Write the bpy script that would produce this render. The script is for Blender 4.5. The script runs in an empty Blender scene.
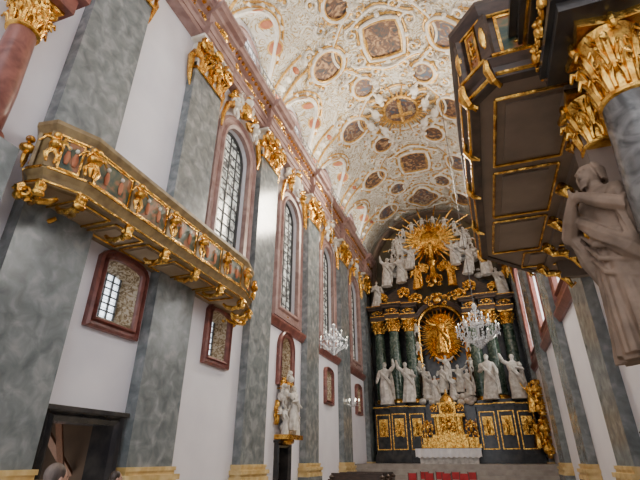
import bpy, math, random, bmesh
from mathutils import Vector, Matrix
from mathutils.geometry import tessellate_polygon, delaunay_2d_cdt
R=random.Random(7)
pi=math.pi; sin=math.sin; cos=math.cos
XL,XR,AX,YE=-9.1,4.2,-2.4,40.0
# ---------------------------------------------------------------- materials
def M(name,c1,c2=None,scale=2.0,rough=.5,metal=0.,bump=0.,detail=6,dist=0.,c3=None,emit=0.,lo=.35,hi=.65,stretch=(1,1,1)):
    m=bpy.data.materials.new(name); m.use_nodes=True; nt=m.node_tree; N=nt.nodes; Lk=nt.links
    b=N['Principled BSDF']; b.inputs['Roughness'].default_value=rough; b.inputs['Metallic'].default_value=metal
    c2=c2 or tuple(x*.8 for x in c1)
    tc=N.new('ShaderNodeTexCoord'); mp=N.new('ShaderNodeMapping'); mp.inputs['Scale'].default_value=stretch
    Lk.new(tc.outputs['Object'],mp.inputs['Vector'])
    no=N.new('ShaderNodeTexNoise'); no.inputs['Scale'].default_value=scale; no.inputs['Detail'].default_value=detail; no.inputs['Distortion'].default_value=dist
    Lk.new(mp.outputs[0],no.inputs['Vector'])
    cr=N.new('ShaderNodeValToRGB'); e=cr.color_ramp.elements
    e[0].position=lo; e[0].color=(*c1,1); e[1].position=hi; e[1].color=(*c2,1)
    if c3:
        k=e.new((lo+hi)/2); k.color=(*c3,1)
    Lk.new(no.outputs['Fac'],cr.inputs[0]); Lk.new(cr.outputs[0],b.inputs['Base Color'])
    if bump:
        bp=N.new('ShaderNodeBump'); bp.inputs['Strength'].default_value=bump; bp.inputs['Distance'].default_value=.05
        Lk.new(no.outputs['Fac'],bp.inputs['Height']); Lk.new(bp.outputs[0],b.inputs['Normal'])
    if emit:
        Lk.new(cr.outputs[0],b.inputs['Emission Color']); b.inputs['Emission Strength'].default_value=emit
    return m
wall=M('plaster_white',(.70,.69,.76),(.78,.77,.83),.6,.8)
marble=M('marble_bluegray',(.115,.135,.142),(.34,.36,.365),2.6,.2,detail=14,dist=.5,c3=(.195,.22,.23),lo=.3,hi=.75)
pink=M('marble_mauve',(.25,.145,.13),(.40,.265,.24),1.5,.35,detail=10,dist=1)
red=M('marble_red',(.13,.04,.033),(.27,.10,.08),2.5,.3,detail=10,dist=1)
gold=M('gold_leaf',(1.0,.62,.14),(.42,.17,.02),7,.24,.92,bump=.7)  # dark second tone paints recess shade into the gold as noise
goldm=M('gold_matte',(.84,.54,.17),(.44,.23,.05),5,.42,.4,bump=.4)
cream=M('stucco_cream',(.88,.85,.78),(.72,.66,.55),3,.8,bump=.3)
creamg=M('base_cream_gold',(.74,.57,.28),(.56,.38,.13),3,.5,.1)
white=M('stucco_white',(.76,.73,.68),(.44,.41,.37),4,.55,bump=.35)
dark=M('marble_black',(.018,.018,.021),(.05,.046,.042),2,.22)
brown=M('wood_brown',(.085,.05,.035),(.035,.022,.016),3,.4,stretch=(1,1,4))
taupe=M('wood_taupe',(.23,.17,.13),(.145,.105,.08),1.2,.6)
green=M('marble_green',(.022,.05,.036),(.16,.20,.15),2.2,.18,detail=10,dist=2,c3=(.055,.095,.07))
gray=M('marble_column_gray',(.06,.058,.055),(.20,.19,.18),2.5,.25,detail=10,dist=2)
stone=M('statue_limestone',(.27,.185,.13),(.13,.088,.06),3,.75,bump=.3)
frescoes=[M('fresco_a',(.04,.055,.065),(.48,.30,.15),1.9,.7,c3=(.16,.075,.04),dist=1.8,lo=.36,hi=.64),M('fresco_b',(.06,.12,.19),(.44,.37,.26),1.8,.7,c3=(.19,.09,.05),dist=1.8,lo=.36,hi=.64)]
paint2=M('panel_paint',(.02,.045,.035),(.30,.12,.05),2.4,.45,c3=(.08,.09,.045),dist=1,lo=.4,hi=.6)
redf=M('stucco_red_panel',(.40,.11,.05),(.50,.20,.10),3,.8)
cloth=M('linen_white',(.88,.88,.9),(.78,.78,.83),4,.8)
redc=M('upholstery_red',(.45,.02,.03),(.30,.015,.02),4,.7)
iron=M('iron_dark',(.07,.07,.07),(.12,.12,.12),4,.5,.5)
crystal=M('crystal',(.85,.86,.88),(.45,.47,.50),14,.12,.35)
candle=M('candle_bulb',(1,.93,.75),(1,.9,.7),2,.4,emit=5)
skin=M('skin',(.55,.33,.24),(.50,.29,.21),5,.5)
hair=M('hair_gray_brown',(.16,.12,.10),(.05,.035,.03),20,.6,stretch=(1,1,.2))
jacket=M('jacket_dark',(.04,.05,.08),(.06,.07,.10),5,.8)
jacket2=M('coat_brown',(.16,.09,.06),(.12,.07,.05),5,.8)
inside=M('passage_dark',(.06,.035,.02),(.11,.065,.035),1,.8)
def glassmat(name,st,col=(.75,.82,.9)):
    m=bpy.data.materials.new(name); m.use_nodes=True; nt=m.node_tree; N=nt.nodes; Lk=nt.links; b=N['Principled BSDF']
    tc=N.new('ShaderNodeTexCoord'); vo=N.new('ShaderNodeTexVoronoi'); vo.feature='DISTANCE_TO_EDGE'
    vo.inputs['Scale'].default_value=4.2; vo.inputs['Randomness'].default_value=.12
    Lk.new(tc.outputs['Object'],vo.inputs['Vector'])
    cr=N.new('ShaderNodeValToRGB'); e=cr.color_ramp.elements; e[0].position=.01; e[0].color=(.10,.10,.10,1); e[1].position=.06; e[1].color=(*col,1)
    Lk.new(vo.outputs['Distance'],cr.inputs[0])
    no=N.new('ShaderNodeTexNoise'); no.inputs['Scale'].default_value=.8; Lk.new(tc.outputs['Object'],no.inputs['Vector'])
    mr=N.new('ShaderNodeMapRange'); mr.inputs[1].default_value=.35; mr.inputs[2].default_value=.65; mr.inputs[3].default_value=.5*st; mr.inputs[4].default_value=1.3*st
    Lk.new(no.outputs['Fac'],mr.inputs[0])
    Lk.new(cr.outputs[0],b.inputs['Base Color']); Lk.new(cr.outputs[0],b.inputs['Emission Color']); Lk.new(mr.outputs[0],b.inputs['Emission Strength'])
    b.inputs['Roughness'].default_value=.2
    return m
glassL=glassmat('leaded_glass',.62,(.70,.73,.68)); glassR=glassmat('leaded_glass_sunlit',15.0,(1,.96,.89)); glassU=glassmat('leaded_glass_upper',3.0); glassS=glassmat('leaded_glass_small',3.0)
fl=bpy.data.materials.new('floor_tiles'); fl.use_nodes=True
_n=fl.node_tree.nodes; _c=_n.new('ShaderNodeTexChecker'); _c.inputs['Scale'].default_value=1.6; _c.inputs['Color1'].default_value=(.50,.45,.38,1); _c.inputs['Color2'].default_value=(.22,.19,.16,1)
_t=_n.new('ShaderNodeTexCoord'); fl.node_tree.links.new(_t.outputs['Object'],_c.inputs['Vector']); fl.node_tree.links.new(_c.outputs[0],_n['Principled BSDF'].inputs['Base Color']); _n['Principled BSDF'].inputs['Roughness'].default_value=.35
vm=bpy.data.materials.new('vault_stucco'); vm.use_nodes=True; nt=vm.node_tree; N=nt.nodes; Lk=nt.links; b=N['Principled BSDF']; b.inputs['Roughness'].default_value=.85
tc=N.new('ShaderNodeTexCoord'); n1=N.new('ShaderNodeTexNoise'); n1.inputs['Scale'].default_value=.9; n1.inputs['Distortion'].default_value=2.5; n1.inputs['Detail'].default_value=3
Lk.new(tc.outputs['Object'],n1.inputs['Vector'])
wv=N.new('ShaderNodeMath'); wv.operation='MULTIPLY'; wv.inputs[1].default_value=36; Lk.new(n1.outputs['Fac'],wv.inputs[0])
sn=N.new('ShaderNodeMath'); sn.operation='SINE'; Lk.new(wv.outputs[0],sn.inputs[0])
cr=N.new('ShaderNodeValToRGB'); e=cr.color_ramp.elements; e[0].position=.0; e[0].color=(.84,.81,.72,1); e[1].position=1; e[1].color=(.42,.29,.12,1)
k=e.new(.70); k.color=(.84,.80,.71,1); k=e.new(.88); k.color=(.66,.55,.34,1)
mr=N.new('ShaderNodeMapRange'); mr.inputs[1].default_value=-1; mr.inputs[2].default_value=1; Lk.new(sn.outputs[0],mr.inputs[0]); Lk.new(mr.outputs[0],cr.inputs[0]); Lk.new(cr.outputs[0],b.inputs['Base Color'])
bp=N.new('ShaderNodeBump'); bp.inputs['Strength'].default_value=.6; bp.inputs['Distance'].default_value=.1; Lk.new(sn.outputs[0],bp.inputs['Height']); Lk.new(bp.outputs[0],b.inputs['Normal'])
# ---------------------------------------------------------------- mesh builder
ID=lambda a,b,c:(a,b,c)
TL=lambda u,v,w:(XL+w,u,v)
TR=lambda u,v,w:(XR-w,u,v)
TB=lambda u,v,w:(AX+u,YE-w,v)
class B:
    def __init__(s,T=ID): s.v=[];s.f=[];s.m=[];s.T=T
    def add(s,vs,fs,m=0):
        o=len(s.v); T=s.T; s.v+= [T(*p) for p in vs]; s.f+=[[i+o for i in f] for f in fs]; s.m+=[m]*len(fs)
    def bx(s,x0,x1,y0,y1,z0,z1,m=0,ch=0):
        vs=[(x,y,z) for z in (z0,z1) for y in (y0,y1) for x in (x0,x1)]
        s.add(vs,[(0,1,3,2),(4,5,7,6),(0,1,5,4),(2,3,7,6),(0,2,6,4),(1,3,7,5)],m)
    def rings(s,rs,m=0,cap=True,close=True):
        n=len(rs[0]); vs=[p for r in rs for p in r]; fs=[]
        for i in range(len(rs)-1):
            for j in range(n if close else n-1):
                a=i*n+j; b_=i*n+(j+1)%n; fs.append((a,b_,b_+n,a+n))
        if cap: fs.append(tuple(range(n))); fs.append(tuple((len(rs)-1)*n+j for j in range(n)))
        s.add(vs,fs,m)
    def lathe(s,prof,cx,cy,n=16,m=0,fl=0,fn=8):
        s.rings([[(cx+r*(1+fl*cos(fn*2*pi*j/n))*cos(2*pi*j/n),cy+r*(1+fl*cos(fn*2*pi*j/n))*sin(2*pi*j/n),z) for j in range(n)] for r,z in prof],m)
    def tube(s,pts,rad,n=6,m=0):
        pts=[Vector(p) for p in pts]; k=len(pts); rs=[]
        up=Vector((.12,.31,.95))
        for i,p in enumerate(pts):
            t=(pts[min(i+1,k-1)]-pts[max(i-1,0)]).normalized()
            a=t.cross(up)
            if a.length<.15: a=t.cross(Vector((1,0,0)))
            a.normalize(); c=a.cross(t)
            r=rad[i] if isinstance(rad,(list,tuple)) else rad
            rs.append([tuple(p+a*r*cos(2*pi*j/n)+c*r*sin(2*pi*j/n)) for j in range(n)])
        s.rings(rs,m)
    def ell(s,c,r,m=0,n=8,k=6,rot=None):
        rs=[]
        for i in range(k+1):
            a=pi*i/k; q=max(sin(a),.02)
            ring=[]
            for j in range(n):
                p=Vector((r[0]*q*cos(2*pi*j/n),r[1]*q*sin(2*pi*j/n),-r[2]*cos(a)))
                if rot: p=rot@p
                ring.append((c[0]+p.x,c[1]+p.y,c[2]+p.z))
            rs.append(ring)
        s.rings(rs,m)
    def sweep(s,path,prof,m=0,closed=False,flip=1):
        k=len(path); rs=[]
        for i,(x,y) in enumerate(path):
            a=Vector(path[i-1] if (i>0 or closed) else path[i]); c=Vector(path[(i+1)%k] if (i<k-1 or closed) else path[i]); p=Vector((x,y))
            d1=(p-a).normalized() if (p-a).length>1e-6 else (c-p).normalized(); d2=(c-p).normalized() if (c-p).length>1e-6 else d1
            n1=Vector((d1.y,-d1.x)); n2=Vector((d2.y,-d2.x)); n=(n1+n2)
            n=n.normalized() if n.length>1e-4 else n1
            n=n/max(n.dot(n1),.4)*flip
            rs.append([(x+n.x*o,y+n.y*o,d) for o,d in prof])
        if closed: rs.append(rs[0])
        s.rings(rs,m,cap=not closed,close=True)
    def poly(s,pts,d0,d1,m=0,m2=None):
        n=len(pts); tris=tessellate_polygon([[Vector((x,y,0)) for x,y in pts]])
        vs=[(x,y,d0) for x,y in pts]+[(x,y,d1) for x,y in pts]
        s.add(vs,[t for t in tris]+[tuple(i+n for i in t) for t in tris],m)
        s.add(vs,[(i,(i+1)%n,(i+1)%n+n,i+n) for i in range(n)],m if m2 is None else m2)
    def build(s,name,mats,parent=None,smooth=True,loc=None):
        me=bpy.data.meshes.new(name); me.from_pydata(s.v,[],s.f)
        for m in (mats if isinstance(mats,(list,tuple)) else [mats]): me.materials.append(m)
        for p,i in zip(me.polygons,s.m): p.material_index=i
        bm=bmesh.new(); bm.from_mesh(me); bmesh.ops.remove_doubles(bm,verts=bm.verts,dist=1e-5); bmesh.ops.recalc_face_normals(bm,faces=bm.faces); bm.to_mesh(me); bm.free()
        if smooth:
            me.polygons.foreach_set('use_smooth',[True]*len(me.polygons))
            try: me.set_sharp_from_angle(angle=.7)
            except Exception: pass
        o=bpy.data.objects.new(name,me); bpy.context.collection.objects.link(o)
        if parent: o.parent=parent
        return o
def arch(yc,w,zb,zt,n=14,rise=None):
    h=w/2; r=h if rise is None else rise
    return [(yc-h,zb),(yc+h,zb)]+[(yc+h*cos(pi*i/n),zt-r+r*sin(pi*i/n)) for i in range(n+1)]
def spiral(cx,cy,r,turns=1.4,s=1,a0=0,n=16):
    return [(cx+s*r*(1-.85*i/n)*cos(a0+turns*2*pi*i/n),cy+r*(1-.85*i/n)*sin(a0+turns*2*pi*i/n)) for i in range(n+1)]
def ornament(b,uc,vc,w,h,m=0,d=.12,seed=0):
    r=random.Random(seed)
    b.ell((uc,vc,d*.6),(w*.16,h*.26,d),m); b.ell((uc,vc+h*.36,d*.5),(w*.10,h*.14,d),m)
    for s in (-1,1):
        for (x,y,rr,a) in ((.26,.12,.17,0),(.24,-.22,.14,pi),(.40,-.02,.10,1),(.14,.33,.12,2)):
            p=spiral(uc+s*x*w,vc+y*h,rr*min(w,h)*r.uniform(.9,1.2),1.3,s,a)
            b.tube([(q[0],q[1],d*.6) for q in p],[d*.35*(1-.5*i/len(p)) for i in range(len(p))],5,m)
        for k in range(4):
            b.ell((uc+s*w*r.uniform(.1,.46),vc+h*r.uniform(-.42,.42),d*.4),(w*.05,h*.06,d*.6),m,6,4)
def leaf_cap(b,cx,cy,z0,r,h,m=0,n=8):
    b.lathe([(r*.9,z0),(r*1.08,z0+.03*h),(r*1.08,z0+.07*h),(r*.88,z0+.1*h),(r*.92,z0+.5*h),(r*1.15,z0+.85*h),(r*1.2,z0+.88*h)],cx,cy,16,m)
    for row,(z,o,q) in enumerate(((.22,0,1.08),(.48,.5,1.16))):
        for i in range(n):
            a=2*pi*(i+o)/n
            for da in (-.17,0,.17):
                side=abs(da)>.01; k_=.62 if side else 1; f_=.8 if side else 1.45
                out=(1.04,1.16,1.20) if side else (1.06,1.32,1.40)
                p=[(cx+r*kk*q*cos(a+da*(1+.7*max(0,dz)*5)),cy+r*kk*q*sin(a+da*(1+.7*max(0,dz)*5)),z0+h*(z+dz*k_)) for kk,dz in ((.86,-.16),(.95,0),(out[0],.14),(out[1],.2),(out[2],.10))]
                b.tube(p,[r*.10*f_,r*.13*f_,r*.12*f_,r*.10*f_,r*.05*f_],6,m)
    for i in range(4):
        a=pi/4+i*pi/2; dx,dy=cos(a),sin(a)
        p=[(cx+dx*(r*1.32+q[0]),cy+dy*(r*1.32+q[0]),z0+h*.76+q[1]) for q in spiral(0,0,r*.32,1.5,1,2.4,14)]
        b.tube(p,r*.1,5,m)
        a+=pi/4; b.ell((cx+r*1.25*cos(a),cy+r*1.25*sin(a),z0+h*.9),(r*.2,r*.2,h*.11),m)
    s_=r*1.28; b.rings([[(cx+q*s_*x_,cy+q*s_*y_,z) for x_,y_ in ((-1,-1),(0,-.86),(1,-1),(.86,0),(1,1),(0,.86),(-1,1),(-.86,0))] for q,z in ((1,z0+.9*h),(1.04,z0+.94*h),(1.04,z0+h))],m)
def pil_cap(b,uc,w,z0,h,dp,m=0):
    b.bx(uc-w/2-.04,uc+w/2+.04,z0,z0+.07*h,0,dp+.07,m)
    b.bx(uc-w/2,uc+w/2,z0,z0+.9*h,0,dp+.02,1)
    b.bx(uc-w/2-.2,uc+w/2+.2,z0+.92*h,z0+h,0,dp+.3,1)
    k=3
    for row,zz in enumerate((.24,.55)):
        for i in range(k+row):
            u=uc-w/2+w*(i+.5*(1-row))/k
            for du in (-.08,0,.08):
                b.tube([(u+du*w*.6,z0+h*(zz-.2),dp),(u+du*w,z0+h*(zz-.02),dp+.1),(u+du*w*1.3,z0+h*(zz+.1),dp+.16),(u+du*w,z0+h*(zz+.17),dp+.30),(u+du*w,z0+h*(zz+.08),dp+.38)],[w*.04,w*.05,w*.05,w*.04,w*.02],5,m)
    for s in (-1,1):
        b.tube([(q[0],q[1],dp+.3) for q in spiral(uc+s*w*.46,z0+h*.74,w*.22,1.6,s,2)],.085,5,m)
        b.tube([(q[0],q[1],dp+.22) for q in spiral(uc+s*w*.14,z0+h*.78,w*.12,1.3,s,2)],.05,5,m)
        b.tube([(uc+s*w*.5,z0+h*.6,dp*.5),(uc+s*w*.62,z0+h*.3,dp*.6),(uc+s*w*.55,z0-.25*h,dp*.5),(uc+s*w*.5,z0-.5*h,dp*.5)],[.12,.14,.1,.03],6,m)
    b.ell((uc,z0+.92*h,dp+.32),(w*.14,h*.14,.16),m)
    putto(b,(uc,z0+.35*h,dp+.35),1.1,m,Vector((1,0,0)),Vector((0,1,0)))
def figure(b,x,y,z,h,face=0,m=0,pose=0,res=18,lean=0,wings=False,base=None):
    old=b.T; ca,sa=cos(face),sin(face)
    def T(a,c,d):
        a+=lean*d; return old(x+h*(a*ca-c*sa),y+h*(a*sa+c*ca),z+h*d)
    b.T=T; r=random.Random(int(abs(x*37+y*11+z*7)*10))
    ph=r.uniform(0,6)
    R_=[(0,.165,.13),(.04,.16,.125),(.15,.145,.115),(.3,.13,.105),(.45,.12,.095),(.56,.10,.08),(.62,.095,.075),(.70,.12,.082),(.77,.135,.078),(.81,.12,.068),(.835,.07,.05),(.85,.042,.04),(.885,.036,.038)]
    rs=[]
    for k,(zz,rx,ry) in enumerate(R_):
        amp=.13*max(0,1-zz/.75)+.02
        sw=.03*sin(zz*4+ph)
        rs.append([(sw+rx*(1+amp*sin(9*2*pi*j/res*1+ph+zz*5)+.05*sin(4*pi*j/res+zz*9))*cos(2*pi*j/res),ry*(1+amp*sin(9*2*pi*j/res+ph+zz*5))*sin(2*pi*j/res)-.05*max(0,.35-abs(zz-.3))*(sin(2*pi*j/res)<-.3),zz) for j in range(res)])
    b.rings(rs,m)
    sw=.03*sin(.9*4+ph)
    hn=max(8,res//2)
    b.ell((sw,-.008,.935),(.047,.056,.066),m,hn,hn-1)
    b.ell((sw,.014,.945),(.056,.056,.066),m,hn,hn-1)
    b.ell((sw,-.062,.93),(.009,.014,.018),m,6,4)
    b.ell((sw,-.045,.89),(.028,.025,.03),m,6,5)
    P={0:(((-.12,0,.79),(-.17,-.05,.62),(-.06,-.15,.64)),((.12,0,.79),(.20,.0,.63),(.24,-.12,.52))),
       1:(((-.12,0,.79),(-.22,-.03,.86),(-.26,-.10,1.02)),((.12,0,.79),(.19,-.04,.64),(.06,-.14,.68))),
       2:(((-.12,0,.79),(-.17,-.07,.66),(-.02,-.13,.80)),((.12,0,.79),(.17,-.07,.66),(.02,-.13,.80))),
       3:(((-.12,0,.79),(-.25,-.02,.82),(-.36,-.08,.92)),((.12,0,.79),(.25,-.02,.82),(.36,-.08,.92))),
       4:(((-.12,0,.79),(-.19,-.02,.62),(-.22,-.1,.5)),((.12,0,.79),(.22,-.05,.9),(.20,-.10,1.05)))}[pose]
    for a in P:
        b.tube([a[0],tuple((Vector(a[0])+Vector(a[1]))/2),a[1],tuple((Vector(a[1])+Vector(a[2]))/2),a[2]],[.05,.05,.045,.04,.024],8,m)
        b.ell(a[2],(.022,.026,.026),m,6,4)
    b.tube([(-.13,.03,.80),(-.07,-.07,.70),(.03,-.11,.58),(.12,-.08,.46),(.15,.03,.34),(.14,.06,.1)],[.03,.035,.045,.05,.05,.03],7,m)
    b.tube([(.12,.05,.80),(.15,.07,.6),(.16,.07,.35),(.17,.05,.12)],[.03,.05,.06,.05],7,m)
    if wings:
        for s in (-1,1):
            for k in range(5):
                a=.5+.28*k
                b.tube([(s*.05,.08,.74),(s*(.05+.16*sin(a)),.12,.74+.16*cos(a)),(s*(.05+.36*sin(a)),.14,.72+.30*cos(a))],[.03,.045,.015],5,m)
    b.T=old
def putto(b,c,s=1,m=0,d=Vector((0,1,0)),up=Vector((0,0,1))):
    c=Vector(c); b.ell(c,(.17*s,.17*s,.22*s),m,8,5); b.ell(c+up*.32*s,(.12*s,.12*s,.13*s),m,8,6)
    for q in (-1,1):
        b.tube([c+up*.15*s,c+d*q*.25*s+up*.2*s,c+d*q*.4*s+up*.05*s*q],[.06*s,.05*s,.03*s],5,m)
        b.tube([c-up*.12*s,c+d*q*.16*s-up*.35*s,c+d*q*.1*s-up*.6*s],[.09*s,.07*s,.035*s],5,m)
def empty(name):
    o=bpy.data.objects.new(name,None); bpy.context.collection.objects.link(o); return o
# ---------------------------------------------------------------- shell
ZS,RISE,HW=19.3,5.5,(XR-XL)/2; CX=(XR+XL)/2
PIL=[(4.2,.0),(6.55,1.9),(11.15,1.9),(17.2,2.0),(24.0,2.0),(31.0,2.1),(38.3,1.9)]
TALL=[14.2,20.7,27.5,34.7]
LUN=[1.5,8.3,14.2,20.7,27.5,34.7]
def inside_poly(p,poly):
    x,y=p; c=False; n=len(poly)
    for i in range(n):
        x1,y1=poly[i]; x2,y2=poly[(i+1)%n]
        if (y1>y)!=(y2>y) and x<(x2-x1)*(y-y1)/(y2-y1)+x1: c=not c
    return c
def wall_plane(name,T,holes,y0=-9,y1=41.6,z1=25.5,reveal=.55):
    b=B(T); loops=[[(y0,0),(y1,0),(y1,z1),(y0,z1)]]+holes
    pts=[];ed=[]
    for l in loops:
        o=len(pts); pts+=[Vector(p) for p in l]; ed+=[(o+i,o+(i+1)%len(l)) for i in range(len(l))]
    V_,E_,F_,_,_,_=delaunay_2d_cdt(pts,ed,[],0,1e-5)
    fs=[]
    for f in F_:
        c=(sum(V_[i].x for i in f)/len(f),sum(V_[i].y for i in f)/len(f))
        if not any(inside_poly(c,h) for h in holes): fs.append(tuple(f))
    b.add([(p.x,p.y,0) for p in V_],fs,0)
    for h in holes:
        n=len(h); b.add([(x,y,0) for x,y in h]+[(x,y,-reveal) for x,y in h],[(i,(i+1)%n,(i+1)%n+n,i+n) for i in range(n)],0)
    return b.build(name,wall,smooth=False)
revm=M('painted_reveal',(.20,.13,.06),(.58,.50,.38),7,.6,detail=3,dist=2,c3=(.42,.32,.19),lo=.42,hi=.58)
def window(name,T,path,glass,fm,fw=.42,bars=(4,12),rv=.5,fd=.16,splay=0):
    b=B(T)
    b.sweep(path,[(0,-.02),(0,fd),(fw*.25,fd+.05),(fw*.35,fd*.6),(fw*.7,fd*.6),(fw*.8,fd+.06),(fw,fd),(fw,-.02)],0,closed=True)
    b.sweep(path,[(-.10,-rv+.12),(-.10,-rv),(.0,-rv),(.0,-rv+.12)],1,closed=True)
    if splay: b.sweep(path,[(-.01,.05),(-splay,-rv+.06),(-splay,-rv+.02),(-.01,-.1)],3,closed=True)
    us=[p[0] for p in path]; vs=[p[1] for p in path]; u0,u1,v0,v1=min(us),max(us),min(vs),max(vs)
    tris=tessellate_polygon([[Vector((x,y,0)) for x,y in path]]); b.add([(x,y,-rv+.02) for x,y in path],[tuple(t) for t in tris],2)
    hw=(u1-u0)/2; uc=(u0+u1)/2
    curved=len(path)>6; rise=0
    if curved: rise=v1-path[2][1]
    for i in range(1,bars[0]):
        u=u0+(u1-u0)*i/bars[0]; vt=(v1-rise+rise*math.sqrt(max(0,1-((u-uc)/hw)**2)))
        b.bx(u-.02,u+.02,v0,vt,-rv,-rv+.07,1)
    for i in range(1,bars[1]):
        v=v0+(v1-v0)*i/bars[1]; hh=hw
        if curved and v>v1-rise: hh=hw*math.sqrt(max(0,1-((v-(v1-rise))/rise)**2))
        b.bx(uc-hh,uc+hh,v-.018,v+.018,-rv,-rv+.06,1)
    return b.build(name,[fm,iron,glass,revm])
tallL=[arch(y,2.3,8.6,15.4) for y in TALL]
smallL=[[(8.4,4.85),(9.75,4.85)]+[(9.08+.675*cos(pi*i/8),6.4+.17*sin(pi*i/8)) for i in range(9)]]
for y in (14.25,27.7,35.2): smallL.append([(y-.6,4.9),(y+.6,4.9)]+[(y+.6*cos(pi*i/8),6.5+.17*sin(pi*i/8)) for i in range(9)])
nich=arch(20.7,1.3,5.1,7.2)
lunw=[arch(y,2.6,20.0,22.0,rise=1.2) for y in LUN[1:]]
door_h=[(7.9,.01),(9.8,.01),(9.8,2.4),(7.9,2.4)]
door2=[(20.1,.01),(21.3,.01),(21.3,2.1),(20.1,2.1)]
bald=[(8.0,7.2),(9.0,7.2),(9.0,9.5),(8.0,9.5)]
wall_plane('wall_left',TL,tallL+smallL+[nich]+lunw+[door_h,door2,bald])
tallR=[arch(y,2.3,8.6,15.4) for y in [1.5,8.3]+TALL]
wall_plane('wall_right',TR,tallR+lunw)
wi=1
for p in tallL: window('window_%d'%wi,TL,p,glassL,pink,.62,(4,13),.32,.2); wi+=1
for p in smallL: window('window_%d'%wi,TL,p,glassS,red,.27,(5,8),.45,.14,.22); wi+=1
window('window_%d'%wi,TL,nich,glassL,red,.32,(4,8),.4,.16,.2); wi+=1
for p in lunw:
    for T,g in ((TL,glassU),(TR,glassU)): window('window_%d'%wi,T,p,g,pink,.22,(4,4),.4,.1); wi+=1
for p in tallR: window('window_%d'%wi,TR,p,glassR,red,.62,(4,13),.5,.2); wi+=1
b=B(); b.bx(XL-.6,XR+.6,-9,42,-.3,0); b.build('floor',fl,smooth=False)
b=B(); b.bx(XL-.6,XR+.6,41.25,41.5,0,25.5); b.build('wall_back',M('wall_back_brown',(.09,.08,.06),(.18,.15,.11),1,.7),smooth=False)
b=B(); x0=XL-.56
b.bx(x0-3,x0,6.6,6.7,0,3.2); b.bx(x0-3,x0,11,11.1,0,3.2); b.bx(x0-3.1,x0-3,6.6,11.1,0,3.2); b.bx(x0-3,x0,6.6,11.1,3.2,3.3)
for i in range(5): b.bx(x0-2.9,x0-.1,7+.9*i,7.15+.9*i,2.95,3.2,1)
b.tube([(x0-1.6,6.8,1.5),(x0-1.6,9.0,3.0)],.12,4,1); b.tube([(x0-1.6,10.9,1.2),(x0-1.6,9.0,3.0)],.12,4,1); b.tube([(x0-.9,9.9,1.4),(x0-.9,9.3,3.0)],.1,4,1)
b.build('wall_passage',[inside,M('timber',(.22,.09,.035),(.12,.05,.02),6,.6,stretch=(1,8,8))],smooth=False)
def doorcase(b,y0,y1,zt,w=.3):
    p=[(y0,0),(y0,zt),(y1,zt),(y1,0)]
    b.sweep(p,[(-.04,-.56),(-.04,.12),(w*.3,.2),(w*.5,.12),(w,.2),(w,0),(.02,0),(.02,-.56)],0,flip=-1)
    b.bx(y0-w-.1,y1+w+.1,zt+w-.04,zt+w+.06,0,.25,0)
b=B(TL); doorcase(b,7.9,9.8,2.4,.22); b.build('door_1',dark)
b=B(TL); doorcase(b,20.1,21.3,2.1,.2); b.bx(20.1,21.3,0,2.1,-.4,-.34,1)
for k in range(2):
    for j in range(3): b.bx(20.18+.6*k,20.62+.6*k,.1+.68*j,.65+.68*j,-.34,-.3,1)
b.build('door_2',[dark,brown])
b=B(TL)
b.sweep([(8.0,7.2),(8.0,9.5),(9.0,9.5),(9.0,7.2)],[(-.03,-.5),(-.03,.1),(.14,.12),(.14,0),(.02,0)],0,flip=-1); b.bx(8.0,9.0,7.2,9.5,-.4,-.34,1); b.build('door_3',[dark,brown])
def pilasters(T,nm):
    b=B(T)
    for yc,w in PIL[1:]:
        b.bx(yc-w/2,yc+w/2,1.4,15.9,0,.35,0)
        b.bx(yc-w/2-.14,yc+w/2+.14,0,.8,0,.5,0)
        for k,(e_,z0,z1) in enumerate(((.16,.8,.98),(.11,.98,1.08),(.18,1.08,1.22),(.06,1.22,1.31),(.09,1.31,1.41))):
            b.bx(yc-w/2-e_,yc+w/2+e_,z0,z1,0,.35+e_,1)
    b.build(nm,[marble,creamg],smooth=False)
pilasters(TL,'pilaster_row'); pilasters(TR,'pilaster_row.001')
for T,nm in ((TL,'gilded_capital_row'),(TR,'gilded_capital_row.001')):
    b=B(T)
    for yc,w in PIL[1:]: pil_cap(b,yc,w,15.5,1.7,.35)
    b.build(nm,[gold,cream])
ENT=[(17.2,0),(17.2,.45),(17.45,.45),(17.45,.5),(17.75,.5),(17.8,.58),(17.9,.58),(17.9,.42),(18.5,.42),(18.55,.6),(18.7,.65),(18.75,.85),(18.95,.9),(19.0,.98),(19.1,.98),(19.1,0)]
for T,nm in ((TL,'trim_1'),(TR,'trim_2')):
    b=B(T); prev=-9.
    def seg(y0,y1,ex):
        b.rings([[(y,z,d+ex*(d>0)) for z,d in ENT] for y in (y0,y1)],0)
    for yc,w in PIL[1:]:
        seg(prev,yc-w/2-.1,0); seg(yc-w/2-.1,yc+w/2+.1,.3); prev=yc+w/2+.1
    seg(prev,41.2,0)
    b.build(nm,pink,smooth=False)
    b=B(T)
    for yc,w in PIL[1:]:
        b.T=(lambda T:(lambda u,v,w:T(u,v,w+.72)))(T); ornament(b,yc,18.2,w*.95,.62,0,.1,int(yc)); b.T=T
    for y in [1.5,8.8]+TALL:
        b.T=(lambda T:(lambda u,v,w:T(u,v,w+.42)))(T)
        for k in (-1.4,0,1.4): ornament(b,y+k,18.2,1.3,.5,0,.08,int(y*3+k))
        b.T=T
    y=-1.
    while y<41:
        b.bx(y,y+.14,18.56,18.7,.6,.74,0); y+=.34
    b.build('gilded_frieze' if T is TL else 'gilded_frieze.001',gold)
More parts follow.
